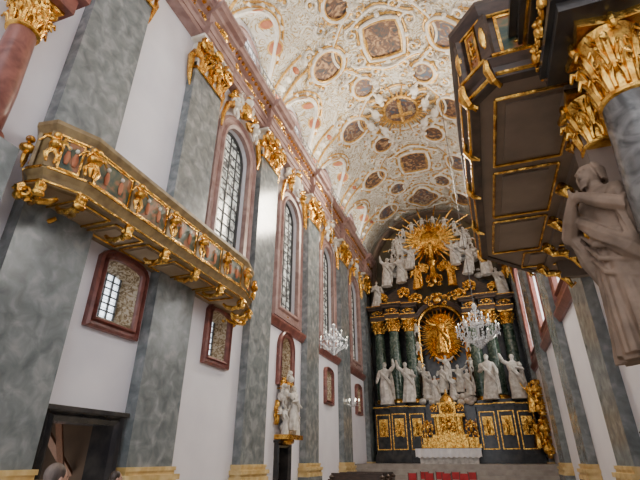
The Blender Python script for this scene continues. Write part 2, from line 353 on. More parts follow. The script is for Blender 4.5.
for T,nm in ((TL,'cornice_railing'),(TR,'cornice_railing.001')):
    b=B(T); b.bx(-2,41,19.95,20.0,.78,.83); b.bx(-2,41,19.16,19.19,.79,.82)
    y=-2.
    while y<41:
        b.bx(y,y+.025,19.1,19.97,.79,.815); b.tube([(q[0],q[1],.8) for q in spiral(y+.22,19.55,.14,1.2,1,0,9)],.014,4); y+=.42
    b.build(nm,iron)
for T,nm in ((TL,'trim_3'),(TR,'trim_4')):
    b=B(T)
    for y,w in zip(TALL,(4.0,4.7,4.9,5.1)):
        b.rings([[(u,z,d) for z,d in ((7.45,0),(7.45,.12),(7.6,.2),(7.75,.3),(7.85,.3),(7.85,0))] for u in (y-w/2+.05,y+w/2-.05)],0)
    b.build(nm,red,smooth=False)
    b=B(T)
    for i,y in enumerate(TALL+[8.3]):
        if i<4 or T is TR:
            b.T=(lambda T:(lambda u,v,w:T(u,v,w+.1)))(T); ornament(b,y,16.75,2.7,1.9,i%2,.34,i); ornament(b,y,17.2,1.6,1.0,1-i%2,.4,i+40); b.T=T
            for s in (-1,1):
                putto(b,(y+s*.95,16.2,.45),1.15,1-i%2,Vector((1,0,0)),Vector((0,1,0)))
                b.tube([(y+s*.9,16.3,.3),(y+s*1.5,15.9,.3),(y+s*1.75,15.1,.3),(y+s*1.7,14.5,.25)],[.16,.14,.1,.04],6,0)
        if i<4: ornament(b,y,8.1,1.6,.5,0,.1,i+9)
    b.build('window_cartouche' if T is TL else 'window_cartouche.001',[gold,cream])
# ---------------------------------------------------------------- vault
def vz(phi,y):
    z=ZS+RISE*cos(phi)
    for yk in LUN:
        d=abs(y-yk)
        if d<2.35:
            z=max(z,ZS+3.5*math.sqrt(1-(d/2.35)**2)+.0)
    return z
def VP(t,y,off=0):
    phi=t*pi/2; x=CX+HW*sin(phi); n=Vector((-sin(phi)/HW,0,-cos(phi)/RISE)).normalized()
    return (x+n.x*off,y,ZS+RISE*cos(phi)+n.z*off)
b=B(); nt_,ny=110,500
vs=[];fs=[]
for j in range(ny+1):
    y=-9+50.2*j/ny
    for i in range(nt_+1):
        phi=(-1+2*i/nt_)*pi/2; vs.append((CX+HW*sin(phi),y,vz(phi,y)))
for j in range(ny):
    for i in range(nt_):
        a=j*(nt_+1)+i; fs.append((a,a+1,a+nt_+2,a+nt_+1))
b.add(vs,fs); b.build('ceiling',vm)
bs=B()
def vt(pts,r,m=0,off=.05,n=5): bs.tube([VP(t,y,off) for t,y in pts],r,n,m)
S=HW*pi/2
def medal(t,y,w,h,shape=0,seed=0):
    n=32; pts=[]
    for i in range(n):
        a=2*pi*i/n; q=1
        if shape==1: q=1+.13*cos(4*a)
        if shape==2: q=1/max(abs(cos(a)),abs(sin(a)))**.6*.9
        if shape==3: q=1+.10*cos(3*a+.5)
        pts.append((t+w*q*cos(a)/S,y+h*q*sin(a)))
    vs=[VP(t,y,.08)]+[VP(p[0],p[1],.08) for p in pts]
    bs.add(vs,[(0,1+i,1+(i+1)%n) for i in range(n)],2 if seed%2==0 else 4)
    for k_,r_,m_,o_ in ((1.05,.075,1,.13),(1.18,.12,0,.12),(1.38,.07,1,.07)):
        q=[(t+(p[0]-t)*k_,y+(p[1]-y)*k_) for p in pts]; vt(q+[q[0]],r_,m_,o_,6)
    for i in range(0,n,4):
        p=q[i]; bs.ell(VP(p[0],p[1],.1),(.18,.18,.12),(i//4)%2,6,4)
CM=[6.0,12.4,18.8,25.2,32.0,38.0]
for k,y in enumerate(CM):
    if abs(y-25.2)>.5: medal(0,y,1.2,1.4,2 if k%2==0 else 1,k)
    for s in (-1,1):
        medal(s*.375,y+.1,1.05,.95,3 if s>0 else 0,k+(s>0))
        if y<37: medal(s*.20,y+3.2,.68,.78,0,k+1)
        for (dt,dy,r,a,tn) in ((.17,1.0,.55,0,1.4),(.17,-1.0,.55,pi,1.4),(.26,1.7,.45,1,1.3),(.27,-1.5,.45,4,1.3),(.09,2.3,.5,2,1.4),(.10,-2.2,.5,4.5,1.4),(.46,1.35,.4,0,1.3),(.46,-1.3,.4,3,1.3),(.07,3.2,.32,1,1.2),(.33,2.4,.42,2,1.3),(.33,-2.3,.42,5,1.3),(.53,.3,.36,2,1.2)):
            if y+dy>40: continue
            p=spiral(0,0,r,tn,s,a,14)
            vt([(s*dt+q[0]/S,y+dy+q[1]) for q in p],[.10*(1-.5*i/15) for i in range(15)],0,.06)
            p=spiral(0,0,r*.6,1.1,-s,a+1,10)
            vt([(s*dt+.02+q[0]/S,y+dy-.3+q[1]) for q in p],.04,1,.08)
            bs.ell(VP(s*dt,y+dy,.08),(.12,.12,.09),1,6,4)
        vt([(s*(.20+.10*sin(pi*i/12)),y-1.9+3.8*i/12) for i in range(13)],.06,1,.06)
        vt([(s*(.20+.12*sin(pi*i/12)),y-2.1+4.2*i/12) for i in range(13)],.10,0,.06)
        for (dt,dy) in ((.30,-1.6),(.30,1.9),(.12,2.8),(.12,-2.9)):
            if y+dy<40: putto(bs,VP(s*dt,y+dy,.2),1.0,0,Vector((0,1,0)),Vector((s*.6,0,-.8)))
        for (dt,dy,w_,h_) in ((.115,0,.18,.5),(.49,0.1,.16,.4)):
            if y+dy>39: continue
            n=12; bs.add([VP(s*dt,y+dy,.05)]+[VP(s*dt+w_*cos(2*pi*i/n)/S,y+dy+h_*sin(2*pi*i/n),.05) for i in range(n)],[(0,1+i,1+(i+1)%n) for i in range(n)],3)
            vt([(s*dt+w_*1.1*cos(2*pi*i/n)/S,y+dy+h_*1.1*sin(2*pi*i/n)) for i in range(n+1)],.05,1,.07)
    for o in (1.85,-1.85):
        vt([(-.20+.40*i/16,y+o*(1+.22*cos(pi*(-.5+i/16)*2))) for i in range(17)],.10,0,.06)
        vt([(-.20+.40*i/16,y+o*(1.1+.22*cos(pi*(-.5+i/16)*2))) for i in range(17)],.05,1,.06)
for y in (-1.2,5.0,11.2,17.6,24.1,31.1,37.6):
    for s in (-1,1):
        for o in (-.55,.55): vt([(s*(.5+.5*i/14),y+o) for i in range(15)],.08,1,.06)
        for i in range(6): bs.ell(VP(s*(.5+.08*i),y,.06),(.2,.3,.12),3 if i%3==1 else 0,8,5)
for yk in LUN:
    for s in (-1,1):
        pts=[];n=26
        for i in range(n+1):
            d=2.35*(-1+2*i/n)*.995; z=3.5*math.sqrt(max(0,1-(d/2.35)**2)); phi=math.acos(min(1,z/RISE)); pts.append((s*phi/(pi/2),yk+d))
        vt(pts,.14,0,.04,6); vt([(p[0]-s*.022,yk+(p[1]-yk)*1.05) for p in pts],.06,1,.05,5)
        vt([(p[0]-s*.05,yk+(p[1]-yk)*1.12) for p in pts[3:-3]],.07,1,.05,5)
        for i in range(4,n-2,3):
            bs.ell(VP(pts[i][0]-s*.035,yk+(pts[i][1]-yk)*1.08,.05),(.14,.2,.08),0,6,4)
        for i,dd in enumerate((-1.2,0,1.2)):
            z=ZS+3.5*math.sqrt(1-(dd/2.35)**2)-.05
            for rr,mm,zz_ in ((1,1,0),(.78,3,-.03)):
                n_=12; xm=CX+s*(HW-1.1); bs.rings([[(xm+.5*rr*cos(2*pi*j/n_),yk+dd+.3*rr*sin(2*pi*j/n_),z+zz_+o_ - (.0 if dd==0 else .35*rr*sin(2*pi*j/n_)*(1 if dd>0 else -1)*.9)) for j in range(n_)] for o_ in (0,-.04)],mm)
y=25.2; g=1.3
for i in range(32):
    a=2*pi*i/32; bs.tube([VP(.9*g*cos(a)/S,y+.9*g*sin(a),.12),VP((1.5+.5*(i%2))*g*cos(a)/S,y+(1.5+.5*(i%2))*g*sin(a),.22)],[.12,.03],4,1)
n=24; bs.add([VP(0,y,.2)]+[VP(.95*g*cos(2*pi*i/n)/S,y+1.05*g*sin(2*pi*i/n),.14) for i in range(n)],[(0,1+i,1+(i+1)%n) for i in range(n)],4)
vt([(.98*g*cos(2*pi*i/n)/S,y+1.08*g*sin(2*pi*i/n)) for i in range(n+1)],.12,1,.18,6)
bs.tube([VP(0,y-1.1,.28),VP(0,y+1.1,.28)],.14,5,1); bs.tube([VP(-.8/S,y+.35,.28),VP(.8/S,y+.35,.28)],.14,5,1)
for s in (-1,1):
    for (u,v) in ((1.9,-.6),(1.6,1.5),(1.3,-1.9),(2.5,.5)):
        p=Vector(VP(s*u/S,y+v,.35)); bs.ell(p,(.3,.46,.24),0); bs.ell(p+Vector((-s*.1,.46,-.1)),(.18,.19,.18),0)
        bs.tube([p,p+Vector((-s*.5,.2,-.1))],[.12,.06],6,0); bs.tube([p,p+Vector((s*.3,-.7,0))],[.15,.07],6,0); bs.ell(p+Vector((s*.4,.1,.05)),(.45,.14,.06),1)
bs.build('vault_stucco_ornament',[cream,goldm,frescoes[0],redf,frescoes[1]])
# ---------------------------------------------------------------- balconies
def balcony(name,T,path,z0,z1,rich,near,m_soff,soffit_cells,step=1.45):
    root=empty(name)
    U=lambda a,c,d:T(a,d,c)
    b=B(U)
    b.sweep(path,[(-.12,z0),(.02,z0),(.06,z0+.06),(.0,z0+.12),(.04,z0+.2),(.13,z0+.3),(.10,z0+.36),(.0,z0+.40),(.0,z1-.34),(.05,z1-.30),(.12,z1-.2),(.16,z1-.14),(.16,z1-.04),(.08,z1),(-.14,z1),(-.14,z1-.2),(-.12,z1-.3)],0,flip=-1)
    b.poly(path,z0+.04,z0+.24,1)
    b.build('parapet',[near,m_soff],root,smooth=False)
    b=B(U)
    for zz,r in ((z0+.05,.03),(z0+.34,.035),(z1-.32,.03),(z1-.06,.03)):
        for i in range(len(path)-1):
            (a,c),(a2,c2)=path[i],path[i+1]; d=Vector((a2-a,c2-c)).normalized(); off=.13 if zz>z1-.1 or abs(zz-z0-.34)<.01 else .05; n=Vector((-d.y,d.x))*off
            b.tube([(a+n.x,c+n.y,zz),(a2+n.x,c2+n.y,zz)],r,5,0)
    for i in range(len(path)-1):
        (a,c),(a2,c2)=path[i],path[i+1]; L=math.hypot(a2-a,c2-c)
        if L<.5: continue
        n_=max(1,round(L/step)); d=Vector((a2-a,c2-c))/L; nn=Vector((-d.y,d.x))
        for k in range(n_):
            p=Vector((a,c))+d*L*(k+.5)/n_; hw=L/n_/2-.2
            o=b.T; b.T=lambda u,v,w,p=p,d=d,nn=nn:U(p.x+d.x*u+nn.x*w,p.y+d.y*u+nn.y*w,v)
            b.bx(-hw,hw,z0+.48,z1-.40,0,.03,1)
            b.sweep([(-hw,z0+.48),(hw,z0+.48),(hw,z1-.4),(-hw,z1-.4)],[(0,0),(0,.05),(.045,.05),(.045,0)],0,closed=True)
            if rich:
                for q in (-.33,.33):
                    b.ell((q*hw*1.3,z0+.78,.05),(.07,.2,.05),3,6,5); b.ell((q*hw*1.3,z0+1.03,.05),(.05,.06,.05),4,6,5)
            else: ornament(b,0,z0+.84,hw*1.6,.55,0,.06,k+i)
            b.T=o
        for k in range(n_+1 if rich or i in (1,2) else n_):
            p=Vector((a,c))+d*L*k/n_
            o=b.T; b.T=lambda u,v,w,p=p,d=d,nn=nn:U(p.x+d.x*u+nn.x*w,p.y+d.y*u+nn.y*w,v)
            b.bx(-.10,.10,z0+.4,z1-.3,0,.07,2)
            if rich:
                putto(b,(0,z0+.88,.2),.75,0,Vector((1,0,0)),Vector((0,1,0)))
                q=[(.02,-.02),(.10,-.12),(.08,-.28),(-.08,-.38),(-.30,-.40),(-.5,-.34),(-.62,-.2)]
                b.tube([(0,z0+v*.8,w) for w,v in q],[.09,.11,.10,.09,.08,.07,.05],7,0)
                b.tube([(0,z0-.16+v,w) for w,v in spiral(.02,0,.17,1.4,1,0,12)],.045,5,0)
                b.ell((0,z0-.28,.08),(.13,.1,.1),0)
            else:
                b.tube([(0,z0+v,w) for w,v in ((.12,.30),(.14,.1),(.05,-.06),(-.08,-.10))],[.04,.06,.06,.04],6,0)
                b.ell((0,z0+.85,.07),(.06,.26,.06),0)
            b.T=o
    b.build('gilded_relief',[gold,paint2,near,redf,cream],root)
    b=B(U)
    for (u0,u1,w0,w1) in soffit_cells:
        for (p,q) in (((u0,w0),(u1,w0)),((u1,w0),(u1,w1)),((u1,w1),(u0,w1)),((u0,w1),(u0,w0))):
            b.tube([(p[0],p[1],z0+.01),(q[0],q[1],z0+.01)],.03,5,0)
        g=.16
        b.bx(u0+g,u1-g,w0+g,w1-g,z0+.0,z0+.06,1)
    b.build('soffit_panels',[gold,m_soff],root)
    return root
pL=[(5.9,0),(5.25,.75),(5.3,1.1),(6.0,1.45),(13.3,1.45),(14.5,1.1),(15.2,.5),(15.3,0)]
near_m=M('balcony_painted_wood',(.30,.215,.10),(.165,.11,.05),4,.45)
cells=[(6.1+i*1.2,7.1+i*1.2,.3,1.25) for i in range(6)]
soffL=M('balcony_soffit',(.42,.33,.22),(.30,.22,.14),1.2,.6)
balcony('choir_balcony',TL,pL,6.75,8.35,True,near_m,soffL,cells)
pR=[(5.3,0),(5.3,3.3),(5.7,3.65),(8.5,3.65),(12.0,3.55),(13.6,2.2),(14.3,0)]
cells=[]
for i in range(3):
    cells.append((5.75+i*2.1,7.6+i*2.1,2.15,3.3))
    cells.append((5.75+i*2.1,7.6+i*2.1,.2,1.7))
cells.append((12.05,13.1,.3,2.5))
soffR=M('gallery_soffit',(.27,.20,.15),(.19,.14,.105),1.2,.6)
rb=balcony('choir_balcony.001',TR,pR,6.6,8.2,False,brown,soffR,cells,1.6)
b=B(lambda a,c,d:TR(a,d,c))
for i in range(6):
    u=5.72+i*1.45; w0=1.7
    q=[(w0+.32,6.58),(w0+.36,6.42),(w0+.2,6.28),(w0-.05,6.24),(w0-.25,6.05),(w0-.34,5.85),(w0-.44,5.95)]
    b.tube([(u,w,z) for w,z in q],[.08,.10,.09,.08,.09,.07,.04],7,0); b.tube([(u,w,z) for w,z in spiral(w0+.28,6.4,.16,1.4,1,0,12)],.045,5,0); b.ell((u,w0-.1,6.25),(.12,.14,.1),0)
    b.bx(u-.1,u+.1,0.0,w0-.1,6.1,6.64,1)
b.bx(5.4,13.2,1.72,1.92,6.5,6.64,1)
for i in range(9): ornament(b,5,1,.01,.01)if 0 else None
b.build('consoles',[gold,taupe],rb)
# ---------------------------------------------------------------- red column top-left
root=empty('side_altar_column'); b=B()
b.lathe([(.42,7.3),(.42,7.5),(.33,7.6),(.35,8.6),(.29,10.3)],XL+.4,4.25,24,0); b.build('shaft',red,root)
b=B(); b.bx(XL,XL+.9,3.8,4.8,0,7.3,0); b.build('pedestal',marble,root,smooth=False)
b=B(); leaf_cap(b,XL+.4,4.25,10.3,.33,1.1); b.build('capital',gold,root)
b=B(); b.bx(XL,XL+1.0,3.7,4.8,11.4,11.9,0); b.bx(XL,XL+1.2,3.6,4.95,11.9,12.15,0); b.bx(XL,XL+.6,3.8,4.7,12.15,16.5,0); b.build('entablature',red,root,smooth=False)
# ---------------------------------------------------------------- side altar right foreground
root=empty('side_altar'); b=B()
cx,cy=2.05,4.6
b.lathe([(.32,-.0),(.32,2.2),(.35,3.0),(.33,4.0),(.27,5.15)],cx,cy,32,0); b.build('column_shaft',gray,root)
b=B(); leaf_cap(b,cx,cy,5.1,.28,1.1)
for i in range(3):
    b.T=(lambda i:(lambda u,v,w:(1.5-w,4.3+i*.45+u,v)))(i); ornament(b,0,6.72,.45,.4,0,.07,i)
b.T=lambda u,v,w:(2.0+u,4.05-w,v)
ornament(b,0,6.72,.9,.4,0,.08,3); b.T=ID
for zz,e_ in ((6.38,.02),(7.1,.12)):
    b.tube([(1.5-e_,5.3,zz),(1.5-e_,4.05-e_,zz),(3,4.05-e_,zz)],.025,5)
b.build('gilding',gold,root)
b=B()
for (e_,z0,z1) in ((.0,6.2,6.35),(.06,6.35,6.45),(.0,6.45,7.0),(.10,7.0,7.12),(.2,7.12,7.3),(.3,7.3,7.4)):
    b.bx(1.5-e_,XR-.02,4.05-e_,5.25,z0,z1,0)
b.build('entablature',dark,root,smooth=False)
b=B(); b.bx(1.85,2.6,5.7,6.2,3.4,6.55,0); b.bx(2.55,XR-.02,5.27,6.3,0,6.55,0); b.bx(1.8,2.6,5.65,6.25,3.25,3.4,0); b.rings([[(2.55,y,3.25),(2.0,y,3.25),(2.55,y,2.5)] for y in (5.75,6.15)],0)
b.build('pier',taupe,root,smooth=False)
b=B(); leaf_cap(b,2.1,5.8,5.35,.27,.9); b.build('pier_capital',gold,root)
# ---------------------------------------------------------------- foreground statue
sb=B(); figure(sb,0,0,0,2.25,0,0,2,72,lean=0)
H=2.25; hx=.03*sin(3.6+random.Random(0).uniform(0,6))*H
for s in (-1,1):
    for k in range(4):
        sb.tube([(s*.03,-.13*H+.004*k,.795*H-.02*k),(s*.012,-.145*H,.825*H-.022*k),(-s*.01,-.15*H,.85*H-.024*k)],[.022,.02,.014],6)
    sb.tube([(s*.05,-.13*H,.79*H),(s*.035,-.115*H,.84*H)],[.022,.016],6)
    sb.tube([(s*.11*H,0,.76*H),(s*.16*H,-.05*H,.66*H),(s*.13*H,-.06*H,.5*H),(s*.12*H,-.05*H,.38*H)],[.08,.10,.09,.04],8)
    sb.ell((hx+s*.02*H,-.058*H,.945*H),(.018,.012,.012),0,8,6)
    sb.tube([(hx+s*.008*H,-.064*H,.956*H),(hx+s*.035*H,-.054*H,.957*H)],[.012,.008],6)
for k in range(13):
    a=-3.3+.29*k; sb.tube([(.08*H*cos(a),.07*H*sin(a),.66*H),(.125*H*cos(a)+.035*sin(k*2),.105*H*sin(a),.36*H),(.175*H*cos(a)+.03*sin(k*3),.145*H*sin(a),.02*H)],[.022,.042,.055],6)
for k in range(4): sb.tube([(-.11*H,-.06*H,(.70-.06*k)*H),(0,-.13*H,(.60-.07*k)*H),(.12*H,-.07*H,(.56-.08*k)*H)],[.02,.035,.025],6)
for k in range(18):
    a=-.3+(pi+.6)*k/17; sb.tube([(hx+.045*H*cos(a),.01*H+.045*H*sin(a),.995*H),(hx+.066*H*cos(a),.01*H+.066*H*sin(a),.95*H),(hx+.06*H*cos(a+.25),.01*H+.06*H*sin(a+.25),.88*H)],[.022,.028,.016],6)
for k in range(5): sb.tube([(hx+(-.02+.01*k)*H,-.05*H,.895*H),(hx+(-.015+.0075*k)*H,-.068*H,.855*H)],[.02,.012],5)
so=sb.build('saint_statue',stone); so.location=(1.76,5.15,2.5); so.rotation_euler=(math.radians(4),math.radians(-3),math.radians(-58))
md=so.modifiers.new('fuse','REMESH'); md.mode='VOXEL'; md.voxel_size=.013; md.use_smooth_shade=True
b=B(); b.rings([[(x_,y_,2.42) for x_,y_ in ((1.75,4.95),(2.5,4.95),(2.5,5.26),(1.75,5.26))],[(x_,y_,2.5) for x_,y_ in ((1.5,4.95),(2.5,4.95),(2.5,5.26),(1.5,5.26))]],0)
b.rings([[(x_,y_,1.6) for x_,y_ in ((2.2,5.0),(2.6,5.0),(2.6,5.26),(2.2,5.26))],[(x_,y_,2.42) for x_,y_ in ((1.8,4.97),(2.6,4.97),(2.6,5.26),(1.8,5.26))]],0)
b.build('console',gray,root,smooth=False)
# ---------------------------------------------------------------- high altar
root=empty('high_altar')
b=B(TB)
b.bx(-6.5,6.5,0,1.3,-1,7,2)
for i in range(4): b.bx(-6.5,6.5,0,1.0-.3*i,7+.35*i,7.35+.35*i,2)
b.bx(-6.5,6.5,1.3,13,-1.2,-.6,0)
for s in (-1,1):
    for (x_,w_) in ((5.4,1.1),(4.0,1.7),(2.65,1.3)):
        X=s*x_
        b.bx(X-.68,X+.68,1.3,5.2,-.6,w_+.6,0); b.bx(X-.78,X+.78,1.3,1.9,-.6,w_+.72,0); b.bx(X-.76,X+.76,5.2,5.45,-.6,w_+.7,0); b.bx(X-.6,X+.6,5.45,5.7,-.6,w_+.55,0)
        b.bx(X-.66,X+.66,12.75,13.2,-.6,w_+.55,1); b.bx(X-.6,X+.6,13.2,13.7,-.6,w_+.5,0); b.bx(X-.8,X+.8,13.7,13.9,-.6,w_+.75,1); b.bx(X-.92,X+.92,13.9,14.1,-.6,w_+.9,1)
    b.rings([[(s*(1.9+q),z,w) for q,z in ((0,14.1),(3.0,14.1),(3.3,14.6),(2.6,15.3),(1.6,15.9),(1.2,17.4),(.9,18.3),(0,18.6))] for w in (-.5,.9)],1)
    b.rings([[(s*(4.6+q),z,w) for q,z in ((-.9,14.1),(1.3,14.1),(1.3,14.7),(.6,15.6),(-.3,16.0),(-.9,16.1))] for w in (-.6,.6)],0)
b.bx(-2,2,13.6,14.1,-.6,.6,1); b.bx(-1.9,1.9,1.3,5.6,-.6,2.0,0)
b.sweep(arch(0,4.0,5.6,14.0),[(0,-.6),(0,1.0),(.35,1.15),(.5,.7),(.5,-.6)],1,closed=True)
b.build('marble_structure',[dark,brown,M('step_marble',(.40,.36,.32),(.28,.25,.22),2,.4)],root,smooth=False)
n=40
b=B(TB)
p=[(5.8*cos(pi*i/n),18.6+5.4*sin(pi*i/n)) for i in range(n+1)]
b.sweep([(6.0,13)]+p+[(-6.0,13)],[(-.15,-.7),(-.15,-.1),(0,.1),(.2,.0),(.3,-.1),(.3,-.7)],0)
b.build('arch_surround',taupe,root)
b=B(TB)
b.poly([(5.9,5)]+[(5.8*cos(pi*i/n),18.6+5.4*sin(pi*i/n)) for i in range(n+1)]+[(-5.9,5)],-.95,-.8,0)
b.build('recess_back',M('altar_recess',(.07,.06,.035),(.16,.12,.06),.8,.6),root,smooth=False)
b=B(TB); G=B(TB)
for s in (-1,1):
    for (x_,w_) in ((5.4,1.1),(4.0,1.7),(2.65,1.3)):
        X=s*x_
        b.T=lambda a,c,d:TB(a,d,c); G.T=b.T
        b.lathe([(.48,6.0),(.50,7.5),(.47,9.5),(.41,11.6)],X,w_,20,0)
        G.lathe([(.62,5.7),(.62,5.82),(.54,5.86),(.58,5.95),(.5,6.02)],X,w_,16,0)
        leaf_cap(G,X,w_,11.6,.43,1.15,0,8)
        G.T=(lambda w_:(lambda u,v,w:TB(u,v,w+w_+.6)))(w_)
        G.sweep([(X-.5,2.3),(X+.5,2.3),(X+.5,4.8),(X-.5,4.8)],[(0,0),(0,.06),(.07,.06),(.07,0)],0,closed=True)
        ornament(G,X,3.6,.8,1.4,0,.1,int(x_*10)); G.bx(X-.36,X+.36,3.2,4.5,0,.02,0)
        G.T=lambda a,c,d:TB(a,d,c)
        G.bx(X-.78,X+.78,w_+.6,w_+.74,5.36,5.44); G.bx(X-.94,X+.94,w_+.8,w_+.93,14.02,14.08); G.bx(X-.68,X+.68,w_+.5,w_+.6,13.12,13.2)
        G.T=(lambda w_:(lambda u,v,w:TB(u,v,w+w_+.5)))(w_); ornament(G,X,13.45,1.1,.5,0,.1,int(x_*7))
b.build('green_columns',green,root)
G.T=TB
G.sweep(arch(0,3.6,7.6,13.7),[(0,.6),(0,1.15),(.12,1.25),(.25,1.15),(.28,.6)],0,closed=True)
G.ell((0,11.2,.4),(1.2,1.7,.25),0,16,8)
for i in range(64):
    a=2*pi*i/64; r=1.75+.35*(i%2); G.tube([(.5*cos(a),11.2+.7*sin(a),.55),(r*cos(a)*.95,11.2+r*1.15*sin(a),.65)],[.12,.06],4,0)
for k,(u,v,w_,h_) in enumerate(((0,14.3,2.6,1.4),(-1.9,14.6,1.4,1.2),(1.9,14.6,1.4,1.2),(-2.9,15.3,1.2,1.2),(2.9,15.3,1.2,1.2),(0,16.2,1.6,1.6),(-1.0,17.4,1.4,1.2),(1.0,17.4,1.4,1.2),(-4.9,15.0,1.2,1.0),(4.9,15.0,1.2,1.0),(-3.3,13.5,.9,.6),(3.3,13.5,.9,.6),(-2.3,12.6,.8,1.6),(2.3,12.6,.8,1.6),(-2.1,9.0,.5,2.2),(2.1,9.0,.5,2.2))):
    G.T=lambda u_,v_,w__:TB(u_,v_,w__+1.2); ornament(G,u,v,w_,h_,0,.22,k)
G.T=TB
for i in range(64):
    a=2*pi*i/64; r=(3.2,2.0,4.4,2.4)[i%4]
    G.tube([(.5*cos(a),20.4+.5*sin(a),1.0),(r*cos(a)*1.05,20.4+r*sin(a)*.82,1.3)],[.15,.05],4,0)
G.ell((0,20.4,1.1),(1.0,1.0,.25),0,14,6)
G.T=lambda a,c,d:TB(a,d,c)
G.lathe([(.7,16.2),(.3,16.8),(.22,17.5),(.5,17.9),(.25,18.2),(.2,19.4),(.35,19.6),(.15,19.9)],0,1.5,12,0)
G.T=lambda a,c,d:TB(a,d,-c)
for s in (-1,1):
    figure(G,s*1.5,-1.9,15.3,2.3,s*.3,0,1 if s>0 else 4,16,0,True)
for i in range(10):
    a=2*pi*i/10; putto(G,(1.5*cos(a),-1.5,20.4+1.3*sin(a)),.8,0,Vector((1,0,0)),Vector((0,0,1)))
G.T=TB
G.build('gilded_work',gold,root)
TF=lambda a,c,d:TB(a,d,-c)
b=B(TF)
def stf(X,w,Z,h,pose=0,face=0,wings=False,lean=0): figure(b,X,-w,Z,h,face,0,pose,18,lean,wings)
for (X,w,Z,h,p,f_) in ((-4.75,3.0,5.5,3.3,4,.2),(-3.0,3.1,5.6,3.1,1,.3),(3.2,3.1,5.6,3.3,0,-.3),(5.1,3.0,5.6,3.2,1,-.2)): stf(X,w,Z,h,p,f_)
for i,(X,Z,h,p) in enumerate(((-1.6,6.2,2.2,1),(-.9,5.7,1.9,3),(-.3,6.3,2.1,2),(.4,5.7,1.9,1),(1.0,6.3,2.1,3),(1.7,6.0,2.0,4),(0.1,7.3,1.9,3))): stf(X,2.3+.2*(i%2),Z,h,p,(-.4,.3,0,.5,-.3,-.5,0)[i])
for i,(X,Z,h,p,wg) in enumerate(((-4.4,16.0,2.9,1,0),(-2.9,16.2,2.8,4,1),(-2.1,17.4,2.4,3,1),(2.1,17.3,2.5,1,1),(3.0,16.3,2.8,3,1),(4.5,16.0,2.9,0,0),(-5.5,14.1,2.5,0,0),(5.5,14.1,2.5,1,0),(2.9,18.9,1.9,1,1),(-2.9,19.0,1.9,4,1))): stf(X,1.6,Z,h,p,.3*(-1)**i,bool(wg),.1*(-1)**i)
r=random.Random(3)
for i in range(90):
    a=r.uniform(-.3,pi+.3); q=r.uniform(2.4,3.9); X=q*cos(a)*1.05; Z=18.5+q*sin(a)*.75-r.uniform(0,1.5)
    if abs(X)<1.6 and Z<22: continue
    s_=r.uniform(.16,.38); b.ell((X,-r.uniform(.5,1.0),Z),(s_,s_*.7,s_*.7),0,8,6)
for i in range(12):
    a=pi*i/11; putto(b,(3.7*cos(a),-1.3,18.6+3.7*sin(a)),1.2,0,Vector((1,0,0)),Vector((0,0,1)))
for i in range(22):
    b.ell((r.uniform(-2.0,2.0),-2.4,r.uniform(5.5,6.1)),(.3,.3,.25),0,8,6)
for s in (-1,1):
    for Z in (8.6,10.2,11.8): putto(b,(s*2.05,-1.5,Z),1.1,0,Vector((1,0,0)),Vector((0,0,1)))
b.build('sculpture',white,root)
b=B(TF); figure(b,0,-1.2,9.6,3.1,0,0,3,18,0,True); b.build('madonna_relief',gold,root)
b=B(TB); d0=3.2
for (hw,z0,z1,dd) in ((2.1,2.3,2.55,.9),(1.95,2.55,3.0,.8),(1.25,3.0,3.2,.8),(1.0,3.2,4.4,.6),(1.2,4.4,4.6,.8),(.6,4.6,5.3,.5),(.72,5.3,5.42,.6)):
    b.bx(-hw-.1,hw-.1,z0,z1,2.05,d0+dd,0)
b.T=lambda a,c,d:TB(a-.1,d,c)
b.lathe([(.55,5.42),(.5,5.7),(.3,5.95),(.1,6.1),(.06,6.4),(.0,6.42)],0,3.3,14,0)
for s in (-1,1):
    for x_ in (.55,.95): b.lathe([(.1,3.2),(.08,3.3),(.08,4.2),(.12,4.4)],s*x_,4.0,10,0)
    for x_ in (1.25,1.6,1.95): b.lathe([(.12,3.0),(.04,3.1),(.05,3.3),(.03,3.6),(.08,3.65),(.03,3.7),(.03,4.2),(.0,4.25)],s*x_,4.0,8,0)
b.T=lambda u,v,w:TB(u-.1,v,w+3.9)
ornament(b,0,3.8,1.3,1.1,0,.2,1); ornament(b,0,4.95,1.0,.8,0,.2,2)
for s in (-1,1): ornament(b,s*1.55,3.6,.9,1.3,0,.15,3); ornament(b,s*.95,5.0,.6,.7,0,.12,4)
for k in range(5): ornament(b,-1.6+.8*k,2.77,.7,.35,0,.08,k)
b.build('gilded_tabernacle',gold,root)
root2=root; b=B(TB); b.bx(-2.1,1.7,1.3,2.15,5.0,6.2,0); b.build('altar_table',white,root2,smooth=False)
b=B(TB); n=60
b.bx(-2.35,1.95,2.16,2.24,4.85,6.4,0)
rs=[]
for z_ in (2.22,1.95,1.7): rs.append([(-2.35+4.3*i/n,z_+(.05*sin(i*1.3) if z_<1.8 else 0),6.42+.03*sin(i*.9)) for i in range(n+1)])
b.rings(rs,0,cap=False,close=False); b.build('altar_cloth',cloth,root2)
b=B(lambda a,c,d:TB(a,d,c))
for x_ in (-2.0,-1.6,1.2,1.6): b.lathe([(.1,2.24),(.04,2.3),(.03,2.6),(.07,2.63),(.03,2.66),(.03,3.0),(0,3.02)],x_,5.4,8,0)
b.build('candlesticks',[gold],root2)
b=B(); figure(b,3.45,36.6,4.6,2.0,-.6,0,1,14,0,True); figure(b,3.4,37.2,2.3,1.9,-.8,0,3,14,0,True)
b.T=lambda u,v,w:(4.15-w,36.4+u,v)
for k in range(4): ornament(b,0,2.2+1.3*k,1.6,1.4,0,.4,k)
b.build('gilded_epitaph',gold)
root=empty('wall_monument'); b=B(TL); U=lambda a,c,d:TL(a,d,-c)
